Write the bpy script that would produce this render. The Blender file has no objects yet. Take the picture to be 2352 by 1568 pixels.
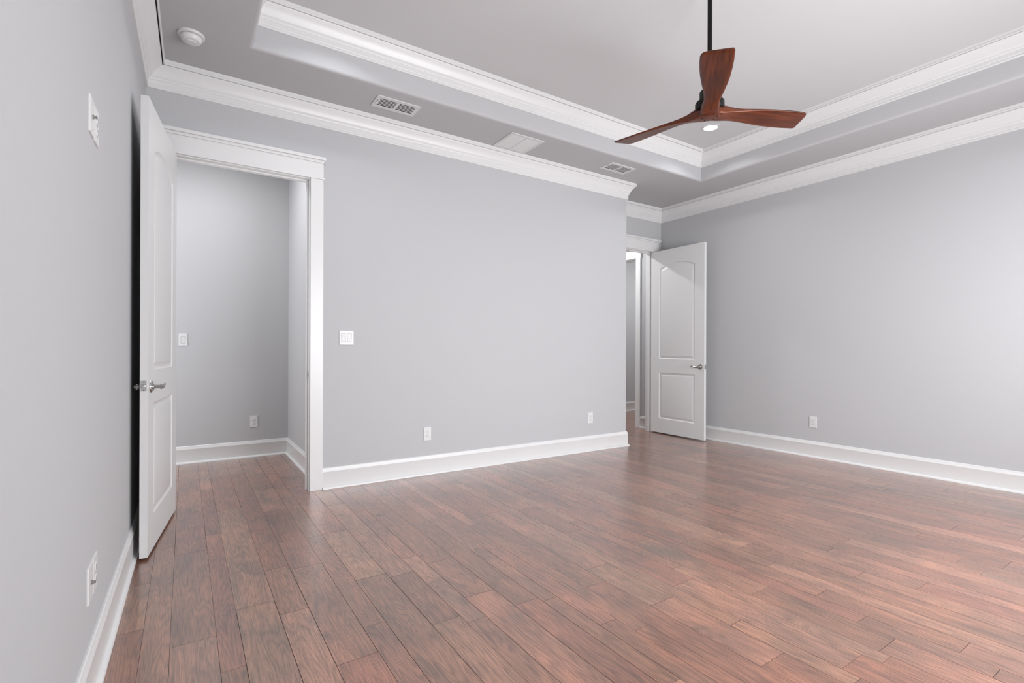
import bpy, bmesh, math, random
from mathutils import Vector, Matrix

# ------------------------------------------------------------------ camera
sc = bpy.context.scene
COL = sc.collection
cam_d = bpy.data.cameras.new('camera')
cam_d.sensor_fit = 'HORIZONTAL'
cam_d.sensor_width = 36.0
cam_d.lens = 36.0 * 1147.06 / 2352.0
cam_d.shift_y = (802.61 - 784.0) / 2352.0
cam_d.clip_start = 0.02
cam = bpy.data.objects.new('camera', cam_d)
COL.objects.link(cam)
H_CAM = 1.113
cam.matrix_world = (Matrix.Translation((0, 0, H_CAM)) @ Matrix.Rotation(math.radians(-33.2173), 4, 'Z')
                    @ Matrix.Rotation(math.radians(90), 4, 'X') @ Matrix.Rotation(math.radians(0.2066), 4, 'Z'))
sc.camera = cam

# ------------------------------------------------------------------ view / world / lights
sc.view_settings.view_transform = 'Standard'
sc.view_settings.look = 'None'
sc.view_settings.gamma = 1.0
sc.view_settings.use_curve_mapping = False
sc.view_settings.exposure = 0.0

world = bpy.data.worlds.new('world')
sc.world = world
world.use_nodes = True
world.node_tree.nodes['Background'].inputs[0].default_value = (0.80, 0.88, 1.0, 1)
world.node_tree.nodes['Background'].inputs[1].default_value = 0.6


def area(name, loc, rot, sx, sy, power, col=(1, 1, 1), spread=180, shape='RECTANGLE'):
    d = bpy.data.lights.new(name, 'AREA')
    d.shape = shape
    d.size = sx
    if shape == 'RECTANGLE':
        d.size_y = sy
    d.energy = power
    d.color = col
    d.spread = math.radians(spread)
    o = bpy.data.objects.new(name, d)
    o.location = loc
    o.rotation_euler = rot
    COL.objects.link(o)
    return o


# daylight through the window wall behind the camera
area('window_daylight', (2.90, -0.62, 1.35), (math.radians(90), 0, 0), 3.6, 1.7, 248, (0.97, 0.98, 1.0))
# recessed lamps of the tray (the ones the fixtures below hold)
CANS = [(4.449, 3.136), (0.845, 3.136), (4.449, 0.604), (0.845, 0.604)]
Z_SOF, Z_TOP = 3.042, 3.3685
for cx_, cy_ in CANS:
    area('recessed_lamp', (cx_, cy_, Z_TOP - 0.012), (0, 0, 0), 0.13, 0.13, 5.0, (0.96, 0.98, 1.0), 132, 'DISK')
area('closet_lamp', (0.15, 4.80, 3.02), (0, 0, 0), 0.4, 0.4, 17, (1, 1, 1), 180, 'DISK')
area('passage_fill', (-1.5, 5.05, 1.45), (0, math.radians(-90), 0), 1.9, 1.1, 30, (0.99, 0.99, 1.0))  # unseen fill added from the left to brighten the passage walls
area('hall_lamp', (4.80, 5.7, 3.02), (0, 0, 0), 0.14, 0.14, 36, (1, 1, 1), 180, 'DISK')
area('side_room_lamp', (6.9, 5.0, 3.02), (0, 0, 0), 0.8, 0.8, 42, (1, 1, 1), 180, 'DISK')


# ------------------------------------------------------------------ materials
def new_mat(name):
    m = bpy.data.materials.new(name)
    m.use_nodes = True
    nt = m.node_tree
    return m, nt, nt.nodes['Principled BSDF']


def paint(name, col, rough=0.6, spec=0.3, bump=0.0, scale=180.0, var=0.0):
    m, nt, b = new_mat(name)
    b.inputs['Roughness'].default_value = rough
    b.inputs['Specular IOR Level'].default_value = spec
    tc = nt.nodes.new('ShaderNodeTexCoord')
    nz = nt.nodes.new('ShaderNodeTexNoise')
    nz.inputs['Scale'].default_value = scale
    nz.inputs['Detail'].default_value = 3
    nt.links.new(tc.outputs['Object'], nz.inputs['Vector'])
    mx = nt.nodes.new('ShaderNodeMix')
    mx.data_type = 'RGBA'
    mx.inputs[6].default_value = (col[0] * (1 - var), col[1] * (1 - var), col[2] * (1 - var), 1)
    mx.inputs[7].default_value = (col[0] * (1 + var), col[1] * (1 + var), col[2] * (1 + var), 1)
    nt.links.new(nz.outputs['Fac'], mx.inputs[0])
    nt.links.new(mx.outputs[2], b.inputs['Base Color'])
    if bump > 0:
        bp = nt.nodes.new('ShaderNodeBump')
        bp.inputs['Strength'].default_value = bump
        bp.inputs['Distance'].default_value = 0.001
        nt.links.new(nz.outputs['Fac'], bp.inputs['Height'])
        nt.links.new(bp.outputs['Normal'], b.inputs['Normal'])
    return m


M_WALL = paint('wall_paint_grey', (0.478, 0.480, 0.492), 0.75, 0.2, 0.25, 260, 0.03)
M_CEIL = paint('ceiling_paint', (0.57, 0.57, 0.575), 0.8, 0.2, 0.2, 220, 0.02)
M_TRIM = paint('trim_white_gloss', (0.70, 0.70, 0.70), 0.32, 0.5, 0.04, 60, 0.01)
M_DOOR = paint('door_white', (0.67, 0.67, 0.67), 0.38, 0.5, 0.04, 60, 0.01)
M_PLASTIC = paint('white_plastic', (0.66, 0.66, 0.66), 0.35, 0.5)
M_VENT = paint('vent_white_metal', (0.64, 0.64, 0.64), 0.4, 0.5)
M_DARK = paint('dark_void', (0.012, 0.012, 0.012), 0.8, 0.1)
M_SLOT = paint('slot_dark', (0.06, 0.06, 0.06), 0.6, 0.2)
M_BLACK = paint('black_metal', (0.007, 0.006, 0.006), 0.5, 0.2)


def metal(name, col, rough):
    m, nt, b = new_mat(name)
    b.inputs['Base Color'].default_value = (*col, 1)
    b.inputs['Metallic'].default_value = 1
    tc = nt.nodes.new('ShaderNodeTexCoord')
    nz = nt.nodes.new('ShaderNodeTexNoise')
    nz.inputs['Scale'].default_value = 90
    nt.links.new(tc.outputs['Object'], nz.inputs['Vector'])
    mr = nt.nodes.new('ShaderNodeMapRange')
    mr.inputs['To Min'].default_value = rough * 0.8
    mr.inputs['To Max'].default_value = rough * 1.3
    nt.links.new(nz.outputs['Fac'], mr.inputs['Value'])
    nt.links.new(mr.outputs[0], b.inputs['Roughness'])
    return m


M_NICKEL = metal('satin_nickel', (0.42, 0.41, 0.40), 0.18)
M_PLATE = metal('brushed_plate', (0.60, 0.60, 0.60), 0.42)

# lamp lens
M_LENS, nt, b = new_mat('lamp_lens')
b.inputs['Base Color'].default_value = (1, 1, 1, 1)
b.inputs['Emission Color'].default_value = (1, 1, 1, 1)
b.inputs['Emission Strength'].default_value = 5


# floor boards
def floor_mat():
    m, nt, b = new_mat('floor_boards')
    N, Lk = nt.nodes, nt.links

    def node(t, **kw):
        n = N.new(t)
        for k, v in kw.items():
            setattr(n, k, v)
        return n
    at = node('ShaderNodeAttribute', attribute_name='plank')
    sp = node('ShaderNodeSeparateColor')
    Lk.new(at.outputs['Color'], sp.inputs[0])
    tc = node('ShaderNodeTexCoord')
    off = node('ShaderNodeVectorMath', operation='MULTIPLY_ADD')
    Lk.new(at.outputs['Vector'], off.inputs[0])
    off.inputs[1].default_value = (37.0, 53.0, 11.0)
    Lk.new(tc.outputs['Object'], off.inputs[2])

    def mapped(scale):
        mp = node('ShaderNodeMapping')
        mp.inputs['Scale'].default_value = scale
        Lk.new(off.outputs[0], mp.inputs['Vector'])
        return mp

    def noise(scale, sc_, detail, rough=0.6, dist=0.0):
        mp = mapped(scale)
        n = node('ShaderNodeTexNoise')
        n.inputs['Scale'].default_value = sc_
        n.inputs['Detail'].default_value = detail
        n.inputs['Roughness'].default_value = rough
        n.inputs['Distortion'].default_value = dist
        Lk.new(mp.outputs[0], n.inputs['Vector'])
        return n
    # tone per board
    rp = node('ShaderNodeValToRGB')
    rp.color_ramp.elements[0].position = 0.0
    rp.color_ramp.elements[0].color = (0.235, 0.102, 0.064, 1)
    rp.color_ramp.elements[1].position = 1.0
    rp.color_ramp.elements[1].color = (0.335, 0.165, 0.110, 1)
    e = rp.color_ramp.elements.new(0.35)
    e.color = (0.268, 0.116, 0.073, 1)
    e = rp.color_ramp.elements.new(0.7)
    e.color = (0.282, 0.130, 0.084, 1)
    Lk.new(sp.outputs[0], rp.inputs[0])
    # blotches of the stain
    bl = noise((1.0, 0.42, 1.0), 7.5, 4, 0.6, 0.6)
    r1 = node('ShaderNodeValToRGB')
    r1.color_ramp.elements[0].position = 0.32
    r1.color_ramp.elements[0].color = (0.66, 0.67, 0.70, 1)
    r1.color_ramp.elements[1].position = 0.66
    r1.color_ramp.elements[1].color = (1.16, 1.13, 1.10, 1)
    Lk.new(bl.outputs['Fac'], r1.inputs[0])
    mul1 = node('ShaderNodeMix', data_type='RGBA', blend_type='MULTIPLY')
    mul1.inputs[0].default_value = 1
    Lk.new(rp.outputs[0], mul1.inputs[6])
    Lk.new(r1.outputs[0], mul1.inputs[7])
    wn = node('ShaderNodeTexNoise')
    wn.inputs['Scale'].default_value = 3.2
    wn.inputs['Detail'].default_value = 5
    wn.inputs['Roughness'].default_value = 0.6
    wn.inputs['Distortion'].default_value = 0.5
    wmp = node('ShaderNodeMapping')
    wmp.inputs['Scale'].default_value = (1.0, 0.55, 1.0)
    Lk.new(tc.outputs['Object'], wmp.inputs['Vector'])
    Lk.new(wmp.outputs[0], wn.inputs['Vector'])
    wr = node('ShaderNodeValToRGB')
    wr.color_ramp.elements[0].position = 0.35
    wr.color_ramp.elements[0].color = (0.80, 0.85, 0.86, 1)
    wr.color_ramp.elements[1].position = 0.65
    wr.color_ramp.elements[1].color = (1.18, 1.14, 1.11, 1)
    Lk.new(wn.outputs['Fac'], wr.inputs[0])
    wmul = node('ShaderNodeMix', data_type='RGBA', blend_type='MULTIPLY')
    wmul.inputs[0].default_value = 1
    Lk.new(mul1.outputs[2], wmul.inputs[6])
    Lk.new(wr.outputs[0], wmul.inputs[7])
    mul1 = wmul
    # olive / rosy shift between boards
    hue = node('ShaderNodeMix', data_type='RGBA', blend_type='MULTIPLY')
    hr = node('ShaderNodeValToRGB')
    hr.color_ramp.elements[0].color = (1.04, 0.96, 0.95, 1)
    hr.color_ramp.elements[1].color = (0.97, 1.03, 0.98, 1)
    Lk.new(sp.outputs[1], hr.inputs[0])
    hue.inputs[0].default_value = 1
    Lk.new(mul1.outputs[2], hue.inputs[6])
    Lk.new(hr.outputs[0], hue.inputs[7])
    # long cathedral grain
    mp = mapped((1.0, 0.10, 1.0))
    n2 = node('ShaderNodeTexNoise')
    n2.inputs['Scale'].default_value = 9
    n2.inputs['Detail'].default_value = 2
    Lk.new(mp.outputs[0], n2.inputs['Vector'])
    mm = node('ShaderNodeMath', operation='MULTIPLY')
    mm.inputs[1].default_value = 26
    Lk.new(n2.outputs['Fac'], mm.inputs[0])
    fr = node('ShaderNodeMath', operation='PINGPONG')
    fr.inputs[1].default_value = 0.5
    Lk.new(mm.outputs[0], fr.inputs[0])
    r2 = node('ShaderNodeMapRange')
    r2.inputs['From Min'].default_value = 0.0
    r2.inputs['From Max'].default_value = 0.35
    r2.inputs['To Min'].default_value = 0.78
    r2.inputs['To Max'].default_value = 1.12
    Lk.new(fr.outputs[0], r2.inputs['Value'])
    # fine pores
    n3 = noise((1.0, 0.026, 1.0), 330, 3, 0.7)
    r3 = node('ShaderNodeMapRange')
    r3.inputs['From Min'].default_value = 0.35
    r3.inputs['From Max'].default_value = 0.60
    r3.inputs['To Min'].default_value = 0.62
    r3.inputs['To Max'].default_value = 1.14
    Lk.new(n3.outputs['Fac'], r3.inputs['Value'])
    g = node('ShaderNodeMath', operation='MULTIPLY')
    Lk.new(r2.outputs[0], g.inputs[0])
    Lk.new(r3.outputs[0], g.inputs[1])
    # medium streaks running along the board
    n4 = noise((1.0, 0.028, 1.0), 70, 4, 0.65, 0.0)
    r4 = node('ShaderNodeMapRange')
    r4.inputs['From Min'].default_value = 0.30
    r4.inputs['From Max'].default_value = 0.70
    r4.inputs['To Min'].default_value = 0.86
    r4.inputs['To Max'].default_value = 1.14
    Lk.new(n4.outputs['Fac'], r4.inputs['Value'])
    g4 = node('ShaderNodeMath', operation='MULTIPLY')
    Lk.new(g.outputs[0], g4.inputs[0])
    Lk.new(r4.outputs[0], g4.inputs[1])
    g = g4
    # knots
    vo = node('ShaderNodeTexVoronoi')
    vo.inputs['Scale'].default_value = 2.3
    mpk = mapped((1.0, 0.7, 1.0))
    Lk.new(mpk.outputs[0], vo.inputs['Vector'])
    rk = node('ShaderNodeMapRange')
    rk.inputs['From Min'].default_value = 0.02
    rk.inputs['From Max'].default_value = 0.10
    rk.inputs['To Min'].default_value = 0.55
    rk.inputs['To Max'].default_value = 1.0
    Lk.new(vo.outputs['Distance'], rk.inputs['Value'])
    g2 = node('ShaderNodeMath', operation='MULTIPLY')
    Lk.new(g.outputs[0], g2.inputs[0])
    Lk.new(rk.outputs[0], g2.inputs[1])
    vs = node('ShaderNodeVectorMath', operation='SCALE')
    Lk.new(hue.outputs[2], vs.inputs[0])
    Lk.new(g2.outputs[0], vs.inputs['Scale'])
    Lk.new(vs.outputs[0], b.inputs['Base Color'])
    # sheen
    rr = node('ShaderNodeMapRange')
    rr.inputs['To Min'].default_value = 0.27
    rr.inputs['To Max'].default_value = 0.42
    Lk.new(bl.outputs['Fac'], rr.inputs['Value'])
    Lk.new(rr.outputs[0], b.inputs['Roughness'])
    b.inputs['Specular IOR Level'].default_value = 0.6
    b.inputs['Coat Weight'].default_value = 1.0
    b.inputs['Coat Roughness'].default_value = 0.24
    b.inputs['Coat IOR'].default_value = 1.85
    bp = node('ShaderNodeBump')
    bp.inputs['Strength'].default_value = 0.35
    bp.inputs['Distance'].default_value = 0.0015
    Lk.new(g2.outputs[0], bp.inputs['Height'])
    bp2 = node('ShaderNodeBump')
    bp2.inputs['Strength'].default_value = 0.25
    bp2.inputs['Distance'].default_value = 0.006
    Lk.new(bl.outputs['Fac'], bp2.inputs['Height'])
    Lk.new(bp.outputs[0], bp2.inputs['Normal'])
    Lk.new(bp2.outputs[0], b.inputs['Normal'])
    return m


M_FLOOR = floor_mat()
M_SEAM = paint('board_seam', (0.075, 0.040, 0.028), 0.6, 0.2)


def wood_blade():
    m, nt, b = new_mat('walnut_blade')
    N, Lk = nt.nodes, nt.links
    tc = N.new('ShaderNodeTexCoord')
    mp = N.new('ShaderNodeMapping')
    mp.inputs['Scale'].default_value = (0.6, 9.0, 9.0)
    Lk.new(tc.outputs['Object'], mp.inputs['Vector'])
    nz = N.new('ShaderNodeTexNoise')
    nz.inputs['Scale'].default_value = 6
    nz.inputs['Detail'].default_value = 6
    nz.inputs['Roughness'].default_value = 0.65
    Lk.new(mp.outputs[0], nz.inputs['Vector'])
    rp = N.new('ShaderNodeValToRGB')
    rp.color_ramp.elements[0].position = 0.3
    rp.color_ramp.elements[0].color = (0.034, 0.006, 0.002, 1)
    rp.color_ramp.elements[1].position = 0.72
    rp.color_ramp.elements[1].color = (0.150, 0.032, 0.008, 1)
    Lk.new(nz.outputs['Fac'], rp.inputs[0])
    Lk.new(rp.outputs[0], b.inputs['Base Color'])
    b.inputs['Roughness'].default_value = 0.33
    b.inputs['Specular IOR Level'].default_value = 0.45
    return m


M_BLADE = wood_blade()


# ------------------------------------------------------------------ helpers
def tag(o, label=None, cat=None, group=None, kind=None):
    if label:
        o['label'] = label
    if cat:
        o['category'] = cat
    if group:
        o['group'] = group
    if kind:
        o['kind'] = kind
    return o


def empty(name, loc=(0, 0, 0), rz=0.0):
    o = bpy.data.objects.new(name, None)
    o.location = loc
    o.rotation_euler = (0, 0, rz)
    o.empty_display_size = 0.1
    COL.objects.link(o)
    return o


def mesh_obj(name, bm, mats, parent=None, smooth=None, recalc=True):
    if recalc:
        bmesh.ops.recalc_face_normals(bm, faces=bm.faces)
    me = bpy.data.meshes.new(name)
    bm.to_mesh(me)
    bm.free()
    if not isinstance(mats, (list, tuple)):
        mats = [mats]
    for m in mats:
        me.materials.append(m)
    if smooth is not None:
        for p in me.polygons:
            p.use_smooth = True
        try:
            me.set_sharp_from_angle(angle=math.radians(smooth))
        except Exception:
            pass
    o = bpy.data.objects.new(name, me)
    COL.objects.link(o)
    if parent:
        o.parent = parent
    return o


def box(bm, x0, x1, y0, y1, z0, z1, mi=0, bevel=0.0):
    vs = [bm.verts.new(p) for p in ((x0, y0, z0), (x1, y0, z0), (x1, y1, z0), (x0, y1, z0),
                                    (x0, y0, z1), (x1, y0, z1), (x1, y1, z1), (x0, y1, z1))]
    fs = [bm.faces.new([vs[i] for i in q]) for q in
          ((3, 2, 1, 0), (4, 5, 6, 7), (0, 1, 5, 4), (1, 2, 6, 5), (2, 3, 7, 6), (3, 0, 4, 7))]
    for f in fs:
        f.material_index = mi
    if bevel > 0:
        es = list({e for f in fs for e in f.edges})
        r = bmesh.ops.bevel(bm, geom=es, offset=bevel, segments=2, affect='EDGES', profile=0.6)
        for f in r['faces']:
            f.material_index = mi
    return vs


def offset_path(path, o, closed, mult=None):
    """offset to the right of travel with mitred corners; mult scales the offset of single segments"""
    n = len(path)
    ns = n if closed else n - 1
    segs = []
    for i in range(ns):
        p, c = Vector(path[i]), Vector(path[(i + 1) % n])
        d = (c - p).normalized()
        k = mult[i] if mult else 1.0
        segs.append((p + Vector((d.y, -d.x)) * o * k, d))
    out = []
    for i in range(n):
        if not closed and i == 0:
            out.append(segs[0][0])
        elif not closed and i == n - 1:
            p, d = segs[-1]
            out.append(p + d * (Vector(path[-1]) - Vector(path[-2])).length)
        else:
            (p1, d1), (p2, d2) = segs[i - 1], segs[i % ns]
            t = ((p2 - p1).x * d2.y - (p2 - p1).y * d2.x) / (d1.x * d2.y - d1.y * d2.x)
            out.append(p1 + d1 * t)
    return out


def sweep(bm, path, prof, z0, closed=False, mi=0, cap=True, mult=None):
    rings = []
    for o, u in prof:
        pts = offset_path(path, o, closed, mult)
        rings.append([bm.verts.new((p.x, p.y, z0 + u)) for p in pts])
    n = len(path)
    for a, b_ in zip(rings[:-1], rings[1:]):
        for i in range(n if closed else n - 1):
            j = (i + 1) % n
            f = bm.faces.new((a[i], a[j], b_[j], b_[i]))
            f.material_index = mi
    if not closed and cap:
        for k in (0, n - 1):
            vs = [r[k] for r in rings]
            try:
                f = bm.faces.new(vs if k else vs[::-1])
                f.material_index = mi
            except Exception:
                pass
    return rings


def lathe(bm, prof, seg=32, axis='Z', loc=(0, 0, 0), mi=0, mtx=None):
    """prof: (radius, height) list"""
    rings = []
    for r, z in prof:
        if r < 1e-6:
            rings.append([bm.verts.new((0, 0, z))])
        else:
            rings.append([bm.verts.new((r * math.cos(2 * math.pi * k / seg), r * math.sin(2 * math.pi * k / seg), z))
                          for k in range(seg)])
    for a, b_ in zip(rings[:-1], rings[1:]):
        for k in range(seg):
            j = (k + 1) % seg
            if len(a) == 1 and len(b_) == 1:
                continue
            if len(a) == 1:
                f = bm.faces.new((a[0], b_[k], b_[j]))
            elif len(b_) == 1:
                f = bm.faces.new((a[k], a[j], b_[0]))
            else:
                f = bm.faces.new((a[k], a[j], b_[j], b_[k]))
            f.material_index = mi
    vs = [v for r in rings for v in r]
    R = Matrix.Identity(4)
    if axis == 'X':
        R = Matrix.Rotation(math.radians(90), 4, 'Y')
    elif axis == '-Y':
        R = Matrix.Rotation(math.radians(90), 4, 'X')
    elif axis == '-Z':
        R = Matrix.Rotation(math.radians(180), 4, 'X')
    if mtx is not None:
        R = mtx
    M = Matrix.Translation(loc) @ R
    for v in vs:
        v.co = M @ v.co
    return vs


def tube(bm, pts, radii, seg=12, mi=0, flat=1.0):
    rings = []
    up0 = Vector((0, 0, 1))
    for i, p in enumerate(pts):
        p = Vector(p)
        a = Vector(pts[max(0, i - 1)])
        c = Vector(pts[min(len(pts) - 1, i + 1)])
        d = (c - a).normalized()
        side = d.cross(up0).normalized()
        up = side.cross(d).normalized()
        r = radii[i]
        rings.append([bm.verts.new(p + side * (r * math.cos(2 * math.pi * k / seg) * flat)
                                   + up * (r * math.sin(2 * math.pi * k / seg))) for k in range(seg)])
    for a, b_ in zip(rings[:-1], rings[1:]):
        for k in range(seg):
            j = (k + 1) % seg
            bm.faces.new((a[k], a[j], b_[j], b_[k])).material_index = mi
    bm.faces.new(rings[0][::-1]).material_index = mi
    bm.faces.new(rings[-1]).material_index = mi


def structure(o, label=None, cat=None):
    return tag(o, label, cat, kind='structure')


# ------------------------------------------------------------------ room plan
XL0, XL1 = -0.2875, -0.228            # left wall: x at y=-0.43 and at y=YB (it is slightly out of square)
YF, YB = -0.43, 4.1405
XC = 4.303                             # outside corner
YR = 4.652                             # recess wall
XR = 5.502
ZW = 3.06
XL = lambda y: XL0 + (XL1 - XL0) * (y - YF) / (YB - YF)
TX0, TX1, TY0, TY1 = 0.363, 4.927, 0.14, 3.594

# door openings (finished)
D1A, D1B, DH = -0.090, 0.812, 2.443
D2A, D2B = 4.465, 5.335
WT = 0.108

# ------------------------------------------------------------------ floor
def build_floor():
    rnd = random.Random(11)
    bm = bmesh.new()
    lay = bm.loops.layers.float_color.new('plank')
    x = -1.5
    x1, y0, y1 = 8.2, -0.6, 7.4
    g = 0.0009
    gd = 0.0016
    widths = [0.078, 0.090, 0.115, 0.125, 0.150, 0.150]
    last = None
    while x < x1:
        w = rnd.choice([q for q in widths if q != last])
        last = w
        y = y0 - rnd.random() * 0.8
        while y < y1:
            ln = rnd.choice([0.40, 0.62, 0.8, 0.95, 1.1, 1.3, 1.5]) + rnd.random() * 0.12
            col = (rnd.random(), rnd.random(), rnd.random(), 1)
            g = rnd.choice([0.0004, 0.0005, 0.0008, 0.0012])
            o = [(x, y), (x + w, y), (x + w, y + ln), (x, y + ln)]
            i_ = [(x + g, y + g), (x + w - g, y + g), (x + w - g, y + ln - g), (x + g, y + ln - g)]
            ov = [bm.verts.new((a, b_, -gd)) for a, b_ in o]
            iv = [bm.verts.new((a, b_, 0.0)) for a, b_ in i_]
            fs = [bm.faces.new(iv)]
            for k in range(4):
                j = (k + 1) % 4
                f = bm.faces.new((ov[k], ov[j], iv[j], iv[k]))
                f.material_index = 1
                fs.append(f)
            for f in fs:
                for lp in f.loops:
                    lp[lay] = col
            y += ln
        x += w
    box(bm, -1.6, 8.6, -1.4, 7.6, -0.08, -0.004, 1)
    return mesh_obj('floor', bm, [M_FLOOR, M_SEAM], recalc=False)


structure(build_floor(), 'reddish brown hand-scraped hardwood floor of mixed width boards', 'floor')

# ------------------------------------------------------------------ walls
bm = bmesh.new()
vs = [bm.verts.new(p) for p in ((XL0 - .15, YF - .12, 0), (XL0, YF - .12, 0), (XL(YB + .12), YB + .12, 0), (XL1 - .15, YB + .12, 0))]
vt = [bm.verts.new((v.co.x, v.co.y, ZW)) for v in vs]
bm.faces.new(vs[::-1]); bm.faces.new(vt)
for k in range(4):
    bm.faces.new((vs[k], vs[(k + 1) % 4], vt[(k + 1) % 4], vt[k]))
structure(mesh_obj('wall_left', bm, M_WALL), 'pale grey wall on the left side of the room', 'wall')

RO = 0.020   # jamb board thickness
bm = bmesh.new()
box(bm, -0.42, D1A - RO, YB, YB + WT, 0, ZW)
box(bm, D1A - RO, D1B + RO, YB, YB + WT, DH + RO, ZW)
vs = box(bm, D1B + RO, XC, YB, YB + WT, 0, ZW)
bm.edges.ensure_lookup_table()
corner = [e for e in bm.edges if all(abs(v.co.x - XC) < 1e-5 and abs(v.co.y - YB) < 1e-5 for v in e.verts)]
bmesh.ops.bevel(bm, geom=corner, offset=0.008, segments=4, affect='EDGES', profile=0.5)
structure(mesh_obj('wall_back', bm, M_WALL, smooth=40), 'pale grey wall facing the camera with the left doorway in it', 'wall')

bm = bmesh.new()
box(bm, XC - WT, XC, YB + WT, YR, 0, ZW)
structure(mesh_obj('wall_recess_side', bm, M_WALL), 'short grey wall return at the end of the back wall', 'wall')

bm = bmesh.new()
box(bm, XC - WT, D2A - RO, YR, YR + WT, 0, ZW)
box(bm, D2A - RO, D2B + RO, YR, YR + WT, DH + RO, ZW)
box(bm, D2B + RO, XR + WT, YR, YR + WT, 0, ZW)
structure(mesh_obj('wall_recess', bm, M_WALL), 'grey wall of the recess holding the far doorway', 'wall')

bm = bmesh.new()
box(bm, XR, XR + WT, YF - WT, YR, 0, ZW)
structure(mesh_obj('wall_right', bm, M_WALL), 'long pale grey wall on the right side of the room', 'wall')

WX0, WX1, WZ0, WZ1 = 1.15, 4.65, 0.52, 2.20
bm = bmesh.new()
box(bm, XL0, WX0, YF - WT, YF, 0, ZW)
box(bm, WX1, XR, YF - WT, YF, 0, ZW)
box(bm, WX0, WX1, YF - WT, YF, 0, WZ0)
box(bm, WX0, WX1, YF - WT, YF, WZ1, ZW)
structure(mesh_obj('wall_front', bm, M_WALL), 'grey window wall behind the camera', 'wall')
w_ = structure(empty('window_1', (WX0, YF - WT, WZ0)), 'wide white framed triple window behind the camera', 'window')
bm = bmesh.new()
for k in range(4):
    xx = (WX1 - WX0 - 0.05) * k / 3
    box(bm, xx, xx + 0.05, 0.02, 0.08, 0, WZ1 - WZ0)
for z_ in (0, (WZ1 - WZ0) * 0.5 - .02, WZ1 - WZ0 - 0.045):
    box(bm, 0, WX1 - WX0, 0.025, 0.075, z_, z_ + 0.045)
mesh_obj('window_frame', bm, M_TRIM, w_)

# closet / passage behind the left doorway
CY = 5.768
CX = 0.922
bm = bmesh.new()
box(bm, -1.4, CX + .1, CY, CY + .1, 0, ZW)
structure(mesh_obj('wall_passage_back', bm, M_WALL), 'grey wall seen through the left doorway', 'wall')
bm = bmesh.new()
box(bm, CX, CX + .1, YB + WT, CY, 0, ZW)
structure(mesh_obj('wall_passage_right', bm, M_WALL), 'narrow grey side wall beyond the left doorway', 'wall')
bm = bmesh.new()
box(bm, -1.4, -1.3, YB + WT, 4.50, 0, ZW)
box(bm, -1.4, -1.3, 5.60, CY, 0, ZW)
box(bm, -1.4, -1.3, 4.50, 5.60, 0, 0.5)
box(bm, -1.4, -1.3, 4.50, 5.60, 2.4, ZW)
box(bm, -1.3, -0.42, YB, YB + WT, 0, ZW)
structure(mesh_obj('wall_passage_left', bm, M_WALL), 'grey wall out of sight left of the passage', 'wall')

w_ = structure(empty('window_fill', (-1.35, 5.05, 0.5)), 'white framed window added unseen at the end of the passage for its fill light', 'window')  # added window, never in view, frames the passage fill light
bm = bmesh.new()
for yy in (-.55, -.02, .51):
    box(bm, -.02, .02, yy, yy + .04, 0, 1.9)
for zz in (0, .93, 1.86):
    box(bm, -.018, .018, -.55, .55, zz, zz + .04)
mesh_obj('window_frame', bm, M_TRIM, w_)

# hall behind the recess doorway
HX = 5.490
bm = bmesh.new()
box(bm, HX, HX + .12, YR + WT, 5.090, 0, ZW)
box(bm, HX, HX + .12, 5.090, 5.94, DH, ZW)
box(bm, HX, HX + .12, 5.94, 7.2, 0, ZW)
structure(mesh_obj('wall_hall_right', bm, M_WALL), 'grey hall wall seen through the far doorway', 'wall')
bm = bmesh.new()
box(bm, 4.0, 4.12, YR + WT, 7.2, 0, ZW)
box(bm, 4.0, HX, 7.2, 7.3, 0, ZW)
box(bm, 4.0, 4.2, YR, YR + WT, 0, ZW)
structure(mesh_obj('wall_hall_left', bm, M_WALL), 'grey hall wall hidden behind the back wall', 'wall')
bm = bmesh.new()
box(bm, HX + .12, 8.1, 6.492, 6.6, 0, ZW)
structure(mesh_obj('wall_hall_far', bm, M_WALL), 'grey wall farthest away beyond the hall opening', 'wall')
bm = bmesh.new()
box(bm, 8.0, 8.1, YR, 6.492, 0, ZW)
box(bm, HX + .12, 8.0, YR, YR + WT, 0, ZW)
structure(mesh_obj('wall_hall_end', bm, M_WALL), 'grey end wall of the room beyond the hall', 'wall')

# ------------------------------------------------------------------ ceilings
bm = bmesh.new()
# soffit: outer rectangle -> inner tray edge, then rounded lip, then the upright tray face
path = [(TX0, TY0), (TX0, TY1), (TX1, TY1), (TX1, TY0)]       # clockwise: right side is inside the tray
r = 0.028
prof = [(-r, 0.0)]
for k in range(1, 9):
    a = math.pi / 2 * k / 8
    prof.append((-r + r * math.sin(a), r - r * math.cos(a)))
prof.append((0, Z_TOP - Z_SOF))
rings = sweep(bm, path, prof, Z_SOF, closed=True)
outer = [bm.verts.new(p) for p in ((XL0 - .05, YF - .05, Z_SOF), (XL0 - .05, YR + .05, Z_SOF), (XR + .05, YR + .05, Z_SOF), (XR + .05, YF - .05, Z_SOF))]
for k in range(4):
    j = (k + 1) % 4
    bm.faces.new((outer[k], outer[j], rings[0][j], rings[0][k]))
structure(mesh_obj('ceiling_soffit', bm, M_WALL, smooth=50), 'grey lowered ceiling border around the tray', 'ceiling')
bm = bmesh.new()
box(bm, TX0 - .1, TX1 + .1, TY0 - .1, TY1 + .1, Z_TOP, Z_TOP + 0.05)
structure(mesh_obj('ceiling', bm, M_CEIL), 'pale raised tray ceiling above the fan', 'ceiling')
bm = bmesh.new()
box(bm, -1.4, CX + .1, YB + WT, CY + .1, ZW, ZW + .06)
structure(mesh_obj('ceiling_passage', bm, M_CEIL), 'ceiling of the passage behind the left doorway', 'ceiling')
bm = bmesh.new()
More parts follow.
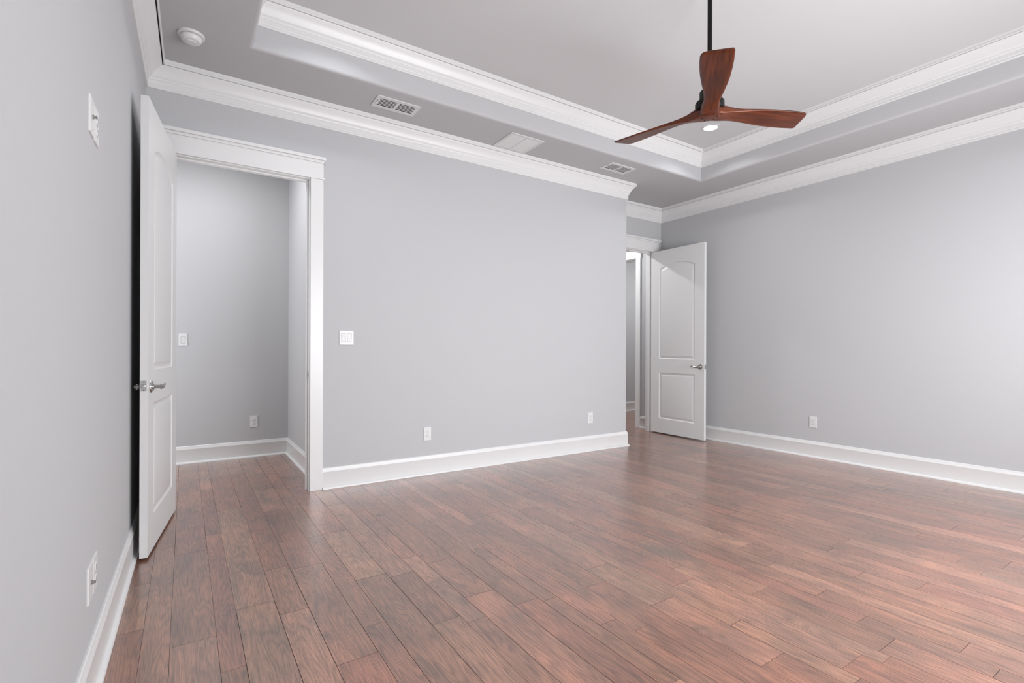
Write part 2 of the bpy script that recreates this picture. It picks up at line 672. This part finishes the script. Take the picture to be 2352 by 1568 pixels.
box(bm, 4.0, 8.1, YR + WT, 7.3, ZW, ZW + .06)
structure(mesh_obj('ceiling_hall', bm, M_CEIL), 'ceiling of the hall behind the far doorway', 'ceiling')

# ------------------------------------------------------------------ crown and base mouldings
HC = 0.180
CROWN = [(0, 0), (.010, 0), (.013, .004), (.013, .012), (.011, .015), (.011, .021), (.013, .024), (.013, .052), (.017, .055),
         (.020, .062), (.020, .070), (.025, .074), (.029, .083), (.035, .097), (.044, .112), (.056, .128),
         (.069, .1405), (.070, .1430), (.065, .1435), (.065, .1465), (.078, .1465), (.080, .149), (.080, .158),
         (.077, .160), (.077, .164), (.080, .166), (.081, .172), (.081, HC)]
room = [(XL0, YF), (XL1, YB), (XC, YB), (XC, YR), (XR, YR), (XR, YF)]
bm = bmesh.new()
sweep(bm, room, CROWN, Z_SOF - HC, closed=True, mult=[1.38, 1, 1, 1, 1, 1])
# open joint between the cove and the back band, left wall only
sweep(bm, [(XL0, YF), (XL(YB - .055), YB - .055)], [(.0970, .1432), (.1030, .1432), (.1030, .1462), (.0970, .1462)], Z_SOF - HC, mi=1)
structure(mesh_obj('trim_1', bm, [M_TRIM, M_DARK], smooth=30), 'white crown moulding running round the top of the walls', 'crown moulding')
HT = Z_TOP - 3.192
CR2 = [(o, u * HT / HC) for o, u in CROWN]
bm = bmesh.new()
sweep(bm, path, CR2, 3.192, closed=True)
structure(mesh_obj('trim_2', bm, M_TRIM, smooth=30), 'white crown moulding inside the raised tray of the ceiling', 'crown moulding')

BASE = [(0, 0), (.030, 0), (.0295, .007), (.0265, .013), (.021, .017), (.0155, .019), (.0150, .131), (.0165, .134), (.0165, .139),
        (.0145, .142), (.0135, .149), (.0100, .155), (.0095, .163), (.006, .1670), (0, .1670)]


def baseboard(name, pts, label):
    bm = bmesh.new()
    sweep(bm, pts, BASE, 0.0)
    return structure(mesh_obj(name, bm, M_TRIM, smooth=35), label, 'baseboard')


CASW = 0.095
baseboard('baseboard_left', [(XL0, YF), (XL(4.12), 4.12)], 'white baseboard along the left wall')
baseboard('baseboard_back', [(D1B + 0.006 + CASW, YB), (XC, YB), (XC, YR), (D2A - 0.006 - .075, YR)], 'white baseboard under the back wall turning into the recess')
baseboard('baseboard_right', [(XR, YR), (XR, YF)], 'white baseboard along the right wall')
baseboard('baseboard_front', [(XR, YF), (XL0, YF)], 'white baseboard of the window wall behind the camera')
baseboard('baseboard_passage', [(-1.3, CY), (CX, CY), (CX, YB + WT)], 'white baseboard in the passage beyond the left doorway')
baseboard('baseboard_hall', [(HX, 5.000), (HX, YR + WT)], 'short white baseboard on the hall wall beyond the far doorway')
baseboard('baseboard_hall_far', [(HX + .12, 6.492), (8.0, 6.492)], 'white baseboard of the farthest wall beyond the hall')


# ------------------------------------------------------------------ door casings
def casing(name, xa, xb, yw, label, strike=None, lft=None, capl=0.014, capr=0.014):
    """casing + jamb of an opening xa..xb in a wall whose room face is at y=yw (room on the -y side)"""
    root = structure(empty(name, ((xa + xb) / 2, yw, 0)), label, 'door casing')
    cx = (xa + xb) / 2
    a, b_ = xa - cx, xb - cx
    rv = 0.006
    lw = CASW if lft is None else lft
    for s in (0, 1):
        bm = bmesh.new()
        if s == 0:
            box(bm, a - rv - lw, a - rv, -0.019, 0, 0, DH + rv, bevel=0.0015)
        else:
            box(bm, b_ + rv, b_ + rv + CASW, -0.019, 0, 0, DH + rv, bevel=0.0015)
        mesh_obj('side_casing', bm, M_TRIM, root)
    xl, xr = a - rv - lw, b_ + rv + CASW
    z = DH + rv
    bm = bmesh.new()
    box(bm, xl - .004, xr + .008, -0.027, 0, z, z + .010, bevel=0.003)
    mesh_obj('head_bead', bm, M_TRIM, root)
    bm = bmesh.new()
    box(bm, xl, xr, -0.020, 0, z + .010, z + .128, bevel=0.001)
    mesh_obj('head_casing', bm, M_TRIM, root)
    bm = bmesh.new()
    box(bm, xl - capl * .5, xr + capr * .5, -0.030, 0, z + .128, z + .147, bevel=0.002)
    box(bm, xl - capl, xr + capr, -0.044, 0, z + .147, z + .170, bevel=0.002)
    mesh_obj('head_cap', bm, M_TRIM, root)
    # jamb boards with stops
    bm = bmesh.new()
    box(bm, a - RO, a, 0.0, WT, 0, DH + RO)
    box(bm, b_, b_ + RO, 0.0, WT, 0, DH + RO)
    box(bm, a, b_, 0.0, WT, DH, DH + RO)
    box(bm, a, a + .012, 0.040, 0.078, 0, DH, bevel=0.002)
    box(bm, b_ - .012, b_, 0.040, 0.078, 0, DH, bevel=0.002)
    box(bm, a + .012, b_ - .012, 0.040, 0.078, DH - .012, DH, bevel=0.002)
    mesh_obj('door_jamb', bm, M_TRIM, root)
    # casing on the other side of the wall
    bm = bmesh.new()
    box(bm, a - rv - .06, a - rv, WT, WT + .018, 0, DH + rv)
    box(bm, b_ + rv, b_ + rv + .06, WT, WT + .018, 0, DH + rv)
    box(bm, a - rv - .06, b_ + rv + .06, WT, WT + .018, DH + rv, DH + .13)
    mesh_obj('rear_casing', bm, M_TRIM, root)
    if strike:
        bm = bmesh.new()
        box(bm, b_ - .0015, b_ + .0005, 0.004, 0.034, strike - .029, strike + .029, 0, bevel=0.0004)
        box(bm, b_ - .0022, b_ - .0012, 0.011, 0.027, strike - .014, strike + .014, 1)
        mesh_obj('strike_plate', bm, [M_PLATE, M_SLOT], root)
    return root


casing('trim_3', D1A, D1B, YB, 'white flat casing with capped head around the left doorway', 0.91, lft=0.09, capl=0.010)
casing('trim_4', D2A, D2B, YR, 'white flat casing with capped head around the far doorway in the recess', None, lft=0.075, capr=0.034)

# casing of the side opening in the hall
bm = bmesh.new()
box(bm, HX - .018, HX, 5.000, 5.084, 0, DH + .0, bevel=.001)
box(bm, HX - .018, HX, 5.946, 6.036, 0, DH + .0, bevel=.001)
box(bm, HX - .020, HX, 4.990, 6.04, DH, DH + .13, bevel=.001)
box(bm, HX - .04, HX, 4.965, 6.05, DH + .13, DH + .165, bevel=.001)
box(bm, HX, HX + .12, 5.084, 5.096, 0, DH)
box(bm, HX, HX + .12, 5.934, 5.946, 0, DH)
box(bm, HX, HX + .12, 5.096, 5.934, DH - .012, DH + .0)
structure(mesh_obj('trim_5', bm, M_TRIM), 'white casing of the opening in the hall seen through the far doorway', 'door casing')


# ------------------------------------------------------------------ doors
def poly_offset(poly, d):
    """inward offset of a counter-clockwise polygon"""
    n = len(poly)
    out = []
    for i in range(n):
        a, p, c = Vector(poly[i - 1]), Vector(poly[i]), Vector(poly[(i + 1) % n])
        d1 = (p - a).normalized()
        d2 = (c - p).normalized()
        n1 = Vector((-d1.y, d1.x))
        n2 = Vector((-d2.y, d2.x))
        out.append(p + (n1 + n2) * (d / (1 + n1.dot(n2))))
    return out


def door_leaf(W, Z0, Z1, T, st):
    """leaf from u=0 (hinge) to u=W along local -y; faces at x=0 and x=T"""
    bm = bmesh.new()
    lo = (0.205, 0.815)
    up0, up1, rise = 0.995, 2.195, 0.060
    u0, u1 = st, W - st
    low = [(u0, lo[0]), (u1, lo[0]), (u1, lo[1]), (u0, lo[1])]
    NA = 24
    arch = []
    for k in range(NA + 1):
        t = k / NA
        u = u1 + (u0 - u1) * t
        arch.append((u, up1 + rise * (1 - (2 * t - 1) ** 2)))
    upp = [(u0, up0), (u1, up0)] + arch
    for side in (0, 1):
        x = T if side else 0.0
        sg = -1 if side else 1     # into the slab

        def F(pts, dep=0.0):
            vs_ = [bm.verts.new((x + sg * dep, -p[0], p[1])) for p in pts]
            return vs_
        for poly in ([(0, Z0), (u0, Z0), (u0, Z1), (0, Z1)], [(u1, Z0), (W, Z0), (W, Z1), (u1, Z1)],
                     [(u0, Z0), (u1, Z0), (u1, lo[0]), (u0, lo[0])], [(u0, lo[1]), (u1, lo[1]), (u1, up0), (u0, up0)]):
            bm.faces.new(F(poly))
        for k in range(NA):
            a, b_ = arch[k], arch[k + 1]
            bm.faces.new(F([a, b_, (b_[0], Z1), (a[0], Z1)]))
        for poly in (low, upp):
            prev = F(poly)
            for ins, dep in ((0.004, 0.004), (0.010, 0.0075), (0.016, 0.0085), (0.021, 0.0085), (0.040, 0.0025), (0.043, 0.002)):
                if poly is upp:
                    pl = [(u0 + ins, up0 + ins), (u1 - ins, up0 + ins)]
                    for q in range(NA + 1):
                        t = q / NA
                        pl.append((u1 - ins + (u0 - u1 + 2 * ins) * t, up1 - ins * 1.12 + (rise - ins * .05) * (1 - (2 * t - 1) ** 2)))
                else:
                    pl = [tuple(q) for q in poly_offset(poly, ins)]
                cur = F(pl, dep)
                for k in range(len(poly)):
                    j = (k + 1) % len(poly)
                    bm.faces.new((prev[k], prev[j], cur[j], cur[k]))
                prev = cur
            bm.faces.new(prev)
    # edges
    c = [(0, 0), (T, 0), (T, -W), (0, -W)]
    for k in range(4):
        a, b_ = c[k], c[(k + 1) % 4]
        if k in (0, 2):
            bm.faces.new([bm.verts.new(p) for p in ((a[0], a[1], Z0), (b_[0], b_[1], Z0), (b_[0], b_[1], Z1), (a[0], a[1], Z1))])
    for z in (Z0, Z1):
        bm.faces.new([bm.verts.new((p[0], p[1], z)) for p in c])
    bmesh.ops.remove_doubles(bm, verts=bm.verts, dist=1e-5)
    return bm


def lever_set(root, x_face, sg, yk, zk, toward, reach=0.052, rose=0.033):
    """rose, stem and curved lever; sg = outward direction along x; toward = +1: lever points to +y"""
    h = empty('door_handle', (x_face, yk, zk))
    h.parent = root
    Rm = Matrix.Rotation(math.radians(90) * sg, 4, 'Y')
    bm = bmesh.new()
    lathe(bm, [(0, 0), (rose, 0), (rose, .003), (rose * .93, .007), (rose * .72, .0095), (.016, .012), (.0135, .016), (0, .016)], 40, mtx=Rm)
    mesh_obj('rose', bm, M_NICKEL, h, smooth=40)
    bm = bmesh.new()
    e = reach - 0.010
    lathe(bm, [(0, .010), (.0118, .010), (.0118, .016), (.0098, .018), (.0098, e), (.0115, e + .001), (.0115, reach - .002), (.009, reach), (0, reach)], 28, mtx=Rm)
    mesh_obj('stem', bm, M_NICKEL, h, smooth=40)
    bm = bmesh.new()
    pts, rad = [], []
    n = 18
    for k in range(n + 1):
        t = k / n
        z = 0.004 - 0.015 * math.sin(math.pi * min(1, t * 1.5)) * (t < .667) + (0.012 * ((t - .5) / .5) if t > .5 else 0)
        z = -0.005 * math.sin(math.pi * t * 1.15) + 0.006 * t * t
        xx = reach - 0.011 + (0.004 * math.sin(math.pi * t))
        pts.append((sg * xx, toward * (0.104 * t), z))
        rad.append(0.0095 * (1 - t) ** 1.2 + 0.0046 + (0.0035 * math.exp(-((t - .93) / .07) ** 2)))
    tube(bm, pts, rad, 14, flat=0.62)
    mesh_obj('lever', bm, M_NICKEL, h, smooth=50)
    return h


def door(name, pin, ang, W, label, T=0.035, st=0.147, back_reach=0.052, hk=0.062):
    root = structure(empty(name, (pin[0], pin[1], 0), ang), label, 'door')
    mesh_obj('door_leaf', door_leaf(W, 0.015, 2.435, T, st), M_DOOR, root, smooth=12)
    return root


# left door: swung open until its handle meets the left wall
d1 = door('door_1', (-0.085, 4.118), math.radians(-7.25), 0.885, 'white two-panel arch-top door standing open against the left wall')
lever_set(d1, 0.035, 1, -(0.885 - 0.066), 0.908, 1, 0.058)
lever_set(d1, 0.0, -1, -(0.885 - 0.066), 0.908, 1, 0.037)
bm = bmesh.new()
box(bm, 0.0045, 0.0305, -0.8862, -0.8845, 0.915 - .0285, 0.915 + .0285, 0, bevel=.0006)
lathe(bm, [(0, 0), (.0088, 0), (.0088, .008), (.006, .0095), (0, .0095)], 24, mtx=Matrix.Rotation(math.radians(90), 4, 'X'), loc=(0.0175, -0.8860, 0.915), mi=0)
lathe(bm, [(.0088, 0), (.0100, 0), (.0100, .0004), (.0088, .0004)], 24, mtx=Matrix.Rotation(math.radians(90), 4, 'X'), loc=(0.0175, -0.8863, 0.915), mi=1)
for dz in (-.0215, .0215):
    lathe(bm, [(0, 0), (.0028, 0), (.0028, .0006), (0, .0006)], 14, mtx=Matrix.Rotation(math.radians(90), 4, 'X'), loc=(0.0175, -0.8861, 0.915 + dz), mi=1)
mesh_obj('latch_plate', bm, [M_PLATE, M_SLOT], d1)
for zc in (0.22, 1.22, 2.24):
    bm = bmesh.new()
    lathe(bm, [(0, -.045), (.006, -.045), (.006, .045), (0, .045)], 12, loc=(-0.004, 0.004, zc))
    mesh_obj('hinge', bm, M_NICKEL, d1, smooth=40)

# far door: swung open into the room beside the right wall
d2 = door('door_2', (5.304, 4.648), math.radians(-0.95), 0.843, 'white two-panel arch-top door standing open in front of the right wall', st=0.140)
lever_set(d2, 0.0, -1, -(0.843 - 0.056), 0.91, 1, 0.055)
lever_set(d2, 0.035, 1, -(0.843 - 0.056), 0.91, 1, 0.055)
bm = bmesh.new()
box(bm, 0.0045, 0.0305, -0.8442, -0.8425, 0.91 - .0285, 0.91 + .0285, 0, bevel=.0006)
box(bm, 0.0115, 0.0235, -0.8515, -0.8442, 0.91 - .010, 0.91 + .010, 0)
box(bm, 0.0095, 0.0255, -0.8446, -0.8440, 0.91 - .013, 0.91 + .013, 1)
mesh_obj('latch_plate', bm, [M_PLATE, M_SLOT], d2)
for zc in (0.22, 1.22, 2.24):
    bm = bmesh.new()
    lathe(bm, [(0, -.045), (.006, -.045), (.006, .045), (0, .045)], 12, loc=(0.040, 0.004, zc))
    mesh_obj('hinge', bm, M_NICKEL, d2, smooth=40)


# ------------------------------------------------------------------ wall plates  (local: plate in xz plane, faces -y)
def plate_mesh(w, h_, t=0.006):
    bm = bmesh.new()
    box(bm, -w / 2, w / 2, -t, 0, -h_ / 2, h_ / 2)
    es = [e for e in bm.edges if all(v.co.y < -t / 2 for v in e.verts)]
    bmesh.ops.bevel(bm, geom=es, offset=0.003, segments=3, affect='EDGES', profile=0.5)
    return bm


def screw(root, x, z, y=-0.0062):
    bm = bmesh.new()
    lathe(bm, [(0, 0), (.0030, 0), (.0028, .0008), (0, .0010)], 12, loc=(x, y, z), axis='-Y')
    box(bm, x - .0022, x + .0022, y - .0012, y - .0009, z - .0004, z + .0004, 1)
    mesh_obj('screw', bm, [M_PLATE, M_SLOT], root)


def outlet(name, loc, rz, label, group=None, w=0.071, h_=0.117, deco=False):
    root = tag(empty(name, loc, rz), label, 'outlet', group)
    mesh_obj('cover_plate', plate_mesh(w, h_), M_PLASTIC, root)
    for s in (-1, 1):
        zc = s * 0.0195
        bm = bmesh.new()
        prof = []
        for k in range(28):
            a = 2 * math.pi * k / 28
            prof.append((0.0172 * math.cos(a), max(-.0135, min(.0135, 0.0172 * math.sin(a)))))
        f0 = [bm.verts.new((x, -.0060, zc + z)) for x, z in prof]
        f1 = [bm.verts.new((x * .96, -.0082, zc + z * .96)) for x, z in prof]
        bm.faces.new(f1)
        for k in range(28):
            bm.faces.new((f0[k], f0[(k + 1) % 28], f1[(k + 1) % 28], f1[k]))
        for dx in (-.0063, .0063):
            box(bm, dx - .0011, dx + .0011, -.0086, -.0080, zc + .001, zc + .0085, 1)
        lathe(bm, [(0, 0), (.0026, 0), (.0026, .0005), (0, .0005)], 12, loc=(0, -.0081, zc - .0065), axis='-Y', mi=1)
        mesh_obj('socket', bm, [M_PLASTIC, M_SLOT], root)
    screw(root, 0, 0)
    return root


def switch(name, loc, rz, label, gangs=1):
    root = tag(empty(name, loc, rz), label, 'light switch')
    w = 0.071 if gangs == 1 else 0.116
    mesh_obj('cover_plate', plate_mesh(w, 0.117), M_PLASTIC, root)
    xs = [0] if gangs == 1 else [-.023, .023]
    for k, x in enumerate(xs):
        bm = bmesh.new()
        # dark reveal round the paddle
        box(bm, x - .0175, x + .0175, -.0064, -.0058, -.0345, .0345, 1)
        sgn = -1 if k == 0 else 1
        y0_, y1_ = -.0068, -.0115
        zt, zb_ = (y0_, y1_) if sgn > 0 else (y1_, y0_)
        vs_ = [bm.verts.new(p) for p in ((x - .0163, zb_, -.033), (x + .0163, zb_, -.033), (x + .0163, -.0085, 0), (x - .0163, -.0085, 0),
                                         (x + .0163, zt, .033), (x - .0163, zt, .033))]
        bs = [bm.verts.new(p) for p in ((x - .0163, -.006, -.033), (x + .0163, -.006, -.033), (x + .0163, -.006, 0), (x - .0163, -.006, 0), (x + .0163, -.006, .033), (x - .0163, -.006, .033))]
        for q in ((0, 1, 2, 3), (3, 2, 4, 5)):
            bm.faces.new([vs_[i] for i in q])
        for a, c in ((0, 1), (1, 2), (2, 4), (4, 5), (5, 3), (3, 0)):
            bm.faces.new((vs_[a], vs_[c], bs[c], bs[a]))
        mesh_obj('rocker', bm, [M_PLASTIC, M_SLOT], root)
        if gangs > 1:
            screw(root, x, .048)
            screw(root, x, -.048)
    return root


def coax(name, loc, rz, label, w=0.082):
    root = tag(empty(name, loc, rz), label, 'cable outlet')
    mesh_obj('cover_plate', plate_mesh(w, 0.117), M_PLASTIC, root)
    bm = bmesh.new()
    lathe(bm, [(0, 0), (.0075, 0), (.0075, .003), (.0048, .0035), (.0048, .0115), (.0030, .0115), (0, .011)], 6 * 4, loc=(0, -.006, 0), axis='-Y')
    mesh_obj('connector', bm, M_NICKEL, root, smooth=35)
    screw(root, 0, .042)
    screw(root, 0, -.042)
    return root


GO = 'duplex outlets low on the walls'
switch('light_switch', (1.099, YB, 1.204), 0, 'white double rocker light switch on the back wall beside the left doorway', 2)
switch('light_switch', (-0.016, CY, 1.196), 0, 'white single rocker light switch inside the passage beside the open left door', 1)
outlet('wall_outlet', (1.811, YB, 0.359), 0, 'white duplex outlet low on the back wall, nearer the left doorway', GO)
outlet('wall_outlet', (3.747, YB, 0.362), 0, 'white duplex outlet low on the back wall near its right corner', GO)
outlet('wall_outlet', (XR, 2.645, 0.366), math.radians(-90), 'white duplex outlet low on the long right wall', GO)
outlet('wall_outlet', (0.597, CY, 0.362), 0, 'white duplex outlet on the passage wall seen through the left doorway', GO)
LWA = math.radians(90) - math.atan((XL1 - XL0) / (YB - YF))
for z, ta, tb_ in ((1.852, 'high on the left wall, level with a wall-mounted screen', 'upper'), (0.364, 'low on the left wall just above the baseboard', 'lower')):
    y = 2.072
    coax('cable_outlet', (XL(y), y, z), LWA, 'white cable plate with protruding metal connector ' + ta.split(',')[0])
    y = 2.160
    outlet('wall_outlet', (XL(y), y, z), LWA, 'white duplex outlet ' + ta.split(',')[0] + ' beside the cable plate', None, w=0.082)


# ------------------------------------------------------------------ ceiling vents (local: faces -z)
def register(name, loc, label):
    root = tag(empty(name, loc), label, 'air vent', 'supply air registers in the ceiling border')
    W_, D_ = 0.350, 0.190
    bm = bmesh.new()
    iw, idp = 0.282, 0.118
    box(bm, -W_ / 2, W_ / 2, -D_ / 2, -idp / 2, -.006, 0)
    box(bm, -W_ / 2, W_ / 2, idp / 2, D_ / 2, -.006, 0)
    box(bm, -W_ / 2, -iw / 2, -idp / 2, idp / 2, -.006, 0)
    box(bm, iw / 2, W_ / 2, -idp / 2, idp / 2, -.006, 0)
    box(bm, -.010, .010, -idp / 2, idp / 2, -.0062, 0)
    mesh_obj('frame', bm, M_VENT, root)
    bm = bmesh.new()
    box(bm, -iw / 2, iw / 2, -idp / 2, idp / 2, -.0022, -.0012)
    mesh_obj('duct_opening', bm, M_DARK, root)
    n = 6
    for s in (-1, 1):
        xa, xb = (-iw / 2, -.010) if s < 0 else (.010, iw / 2)
        for k in range(n - 1):
            yc = -idp / 2 + idp * (k + 1) / n - 0.004
            bm = bmesh.new()
            box(bm, xa, xb, yc - .0042, yc + .0042, -.0058, -.0049)
            mesh_obj('slat', bm, M_VENT, root)
    bm = bmesh.new()
    box(bm, -iw / 2 - .016, -iw / 2 - .013, -.028, .012, -.0068, -.0058, 1)
    box(bm, -iw / 2 - .018, -iw / 2 - .010, .010, .018, -.013, -.006, 0)
    mesh_obj('damper_lever', bm, [M_VENT, M_DARK], root)
    return root


register('air_register', (1.395, 3.820, Z_SOF), 'white slotted supply register in the ceiling border, nearest the left doorway')
register('air_register', (3.838, 3.824, Z_SOF), 'white slotted supply register in the ceiling border near the recess corner')
root = tag(empty('return_air_grille', (2.600, 3.875, Z_SOF)), 'white square return air grille with fine louvres between the two slotted registers', 'air vent')
bm = bmesh.new()
W_, D_, iw, idp = 0.355, 0.335, 0.300, 0.280
box(bm, -W_ / 2, W_ / 2, -D_ / 2, -idp / 2, -.007, 0)
box(bm, -W_ / 2, W_ / 2, idp / 2, D_ / 2, -.007, 0)
box(bm, -W_ / 2, -iw / 2, -idp / 2, idp / 2, -.007, 0)
box(bm, iw / 2, W_ / 2, -idp / 2, idp / 2, -.007, 0)
mesh_obj('frame', bm, M_VENT, root)
bm = bmesh.new()
box(bm, -iw / 2, iw / 2, -idp / 2, idp / 2, -.0015, -.0008)
mesh_obj('duct_opening', bm, M_DARK, root)
bm = bmesh.new()
box(bm, -.006, .006, -idp / 2, idp / 2, -.0075, -.001)
mesh_obj('centre_bar', bm, M_VENT, root)
for k in range(22):
    yc = -idp / 2 + idp * (k + .5) / 22
    bm = bmesh.new()
    vs = box(bm, -iw / 2, iw / 2, -.0063, .0063, -.0005, .0005)
    Mx = Matrix.Translation((0, yc, -.0042)) @ Matrix.Rotation(math.radians(-24), 4, 'X')
    for v in vs:
        v.co = Mx @ v.co
    mesh_obj('louvre', bm, M_VENT, root)

# smoke detector
root = tag(empty('smoke_detector', (0.027, 3.655, Z_SOF)), 'round white smoke detector on the ceiling border above the left door', 'smoke detector')
bm = bmesh.new()
lathe(bm, [(0, 0), (.072, 0), (.072, -.006), (.069, -.012), (.060, -.014), (0, -.014)], 48)
mesh_obj('mounting_base', bm, M_PLASTIC, root, smooth=35)
bm = bmesh.new()
lathe(bm, [(0, -.0135), (.0535, -.0135), (.0535, -.0175), (0, -.0175)], 48)
mesh_obj('sensor_gap', bm, M_SLOT, root, smooth=35)
bm = bmesh.new()
lathe(bm, [(0, -.017), (.058, -.017), (.058, -.024), (.055, -.034), (.047, -.043), (.030, -.047), (.029, -.050), (.012, -.052), (0, -.052)], 48)
lathe(bm, [(0, -.042), (.007, -.042), (.007, -.0475), (0, -.048)], 16, loc=(.036, -.012, 0))
mesh_obj('sensor_dome', bm, M_PLASTIC, root, smooth=35)

# recessed lights
labs = ['glowing round recessed light beyond the ceiling fan', 'round recessed light at the near left of the tray, above the frame edge',
        'round recessed light at the near right of the tray', 'round recessed light above the camera']
for (x, y), lb in zip(CANS, labs):
    root = tag(empty('recessed_light', (x, y, Z_TOP)), lb, 'recessed light', 'recessed lights of the tray ceiling')
    bm = bmesh.new()
    lathe(bm, [(.066, -.001), (.066, -.005), (.072, -.007), (.088, -.004), (.090, 0)], 48)
    mesh_obj('trim_ring', bm, M_CEIL, root, smooth=40)
    bm = bmesh.new()
    lathe(bm, [(0, -.004), (.067, -.004), (.067, -.001), (0, -.001)], 48)
    mesh_obj('lens', bm, M_LENS, root)

# ------------------------------------------------------------------ ceiling fan
FX, FY, FZ = 2.646, 1.872, 2.521       # centre of the hub underside
FAN_YAW = math.radians(-33.2173)
fan = tag(empty('ceiling_fan', (FX, FY, FZ), FAN_YAW), 'three-blade carved reddish wood propeller ceiling fan hanging on a black rod', 'ceiling fan')
bm = bmesh.new()
lathe(bm, [(0, .10), (.0135, .10), (.0135, Z_TOP - FZ - .045), (0, Z_TOP - FZ - .045)], 24)
mesh_obj('down_rod', bm, M_BLACK, fan, smooth=40)
bm = bmesh.new()
lathe(bm, [(0, -.075), (.022, -.075), (.030, -.066), (.062, -.030), (.070, -.008), (.070, 0), (0, 0)], 36, loc=(0, 0, Z_TOP - FZ))
mesh_obj('canopy', bm, M_BLACK, fan, smooth=40)
bm = bmesh.new()
lathe(bm, [(0, .040), (.080, .040), (.083, .044), (.083, .082), (.078, .090), (.060, .094), (.058, .098), (.058, .150),
           (.052, .158), (.030, .162), (.020, .166), (.018, .185), (0, .185)], 48)
mesh_obj('motor_housing', bm, M_BLACK, fan, smooth=40)

# (r, chord, twist deg, thickness, chord centre offset, z of the chord centre)
SEC = [(.000, .112, 0, .058, .000, .029), (.045, .110, 1, .058, .000, .029), (.075, .102, 4, .056, .000, .030), (.100, .093, 9, .050, .000, .031),
       (.130, .087, 13, .040, .001, .031), (.165, .088, 14.5, .031, .003, .032), (.210, .098, 14, .024, .004, .033), (.260, .114, 13.5, .019, .004, .034),
       (.330, .134, 12.5, .016, .003, .035), (.410, .152, 11.5, .014, .001, .035), (.490, .161, 10.5, .013, -.001, .036), (.560, .163, 9.5, .012, -.002, .037),
       (.610, .160, 9, .012, -.003, .038), (.630, .155, 8.5, .0115, -.001, .038), (.642, .146, 8.5, .011, .002, .038), (.649, .128, 8.5, .010, .007, .038)]


def blade_mesh():
    bm = bmesh.new()
    N = 28
    rings = []
    for r, c, tw, t, off, zc in SEC:
        ring = []
        a = math.radians(tw)
        for k in range(N):
            th = 2 * math.pi * k / N
            ex = abs(math.cos(th)) ** 0.30 * (1 if math.cos(th) >= 0 else -1)
            ey = abs(math.sin(th)) ** 0.50 * (1 if math.sin(th) >= 0 else -1)
            y = c / 2 * ex
            z = t / 2 * ey
            # the cw edge (local -y) is raised
            yy = y * math.cos(a) - z * math.sin(-a) * 1.0
            zz = -y * math.sin(a) + z * math.cos(a)
            ring.append(bm.verts.new((r + 0.034 * (r / .66) ** 5 * (yy / .16 - .35), yy + off, zz + zc)))
        rings.append(ring)
    for a_, b_ in zip(rings[:-1], rings[1:]):
        for k in range(N):
            j = (k + 1) % N
            bm.faces.new((a_[k], a_[j], b_[j], b_[k]))
    bm.faces.new(rings[0][::-1])
    bm.faces.new(rings[-1])
    return bm


first = None
for ang in (12, 132, 252):
    if first is None:
        first = mesh_obj('blade', blade_mesh(), M_BLADE, fan, smooth=60)
        bl = first
    else:
        bl = first.copy()
        COL.objects.link(bl)
    bl.rotation_euler = (0, 0, math.radians(ang))
bm = bmesh.new()
lathe(bm, [(0, -.0015), (.052, -.0015), (.060, .002), (.066, .012), (.066, .036), (.060, .041), (0, .041)], 48)
mesh_obj('hub', bm, M_BLADE, fan, smooth=40)
for ang in (12, 132, 252):
    for s in (-1, 1):
        a = math.radians(ang) + s * 0.42
        bm = bmesh.new()
        lathe(bm, [(0, 0), (.0042, 0), (.0042, -.0012), (0, -.0012)], 14, loc=(.043 * math.cos(a), .043 * math.sin(a), -.0012))
        mesh_obj('screw', bm, M_BLACK, fan)
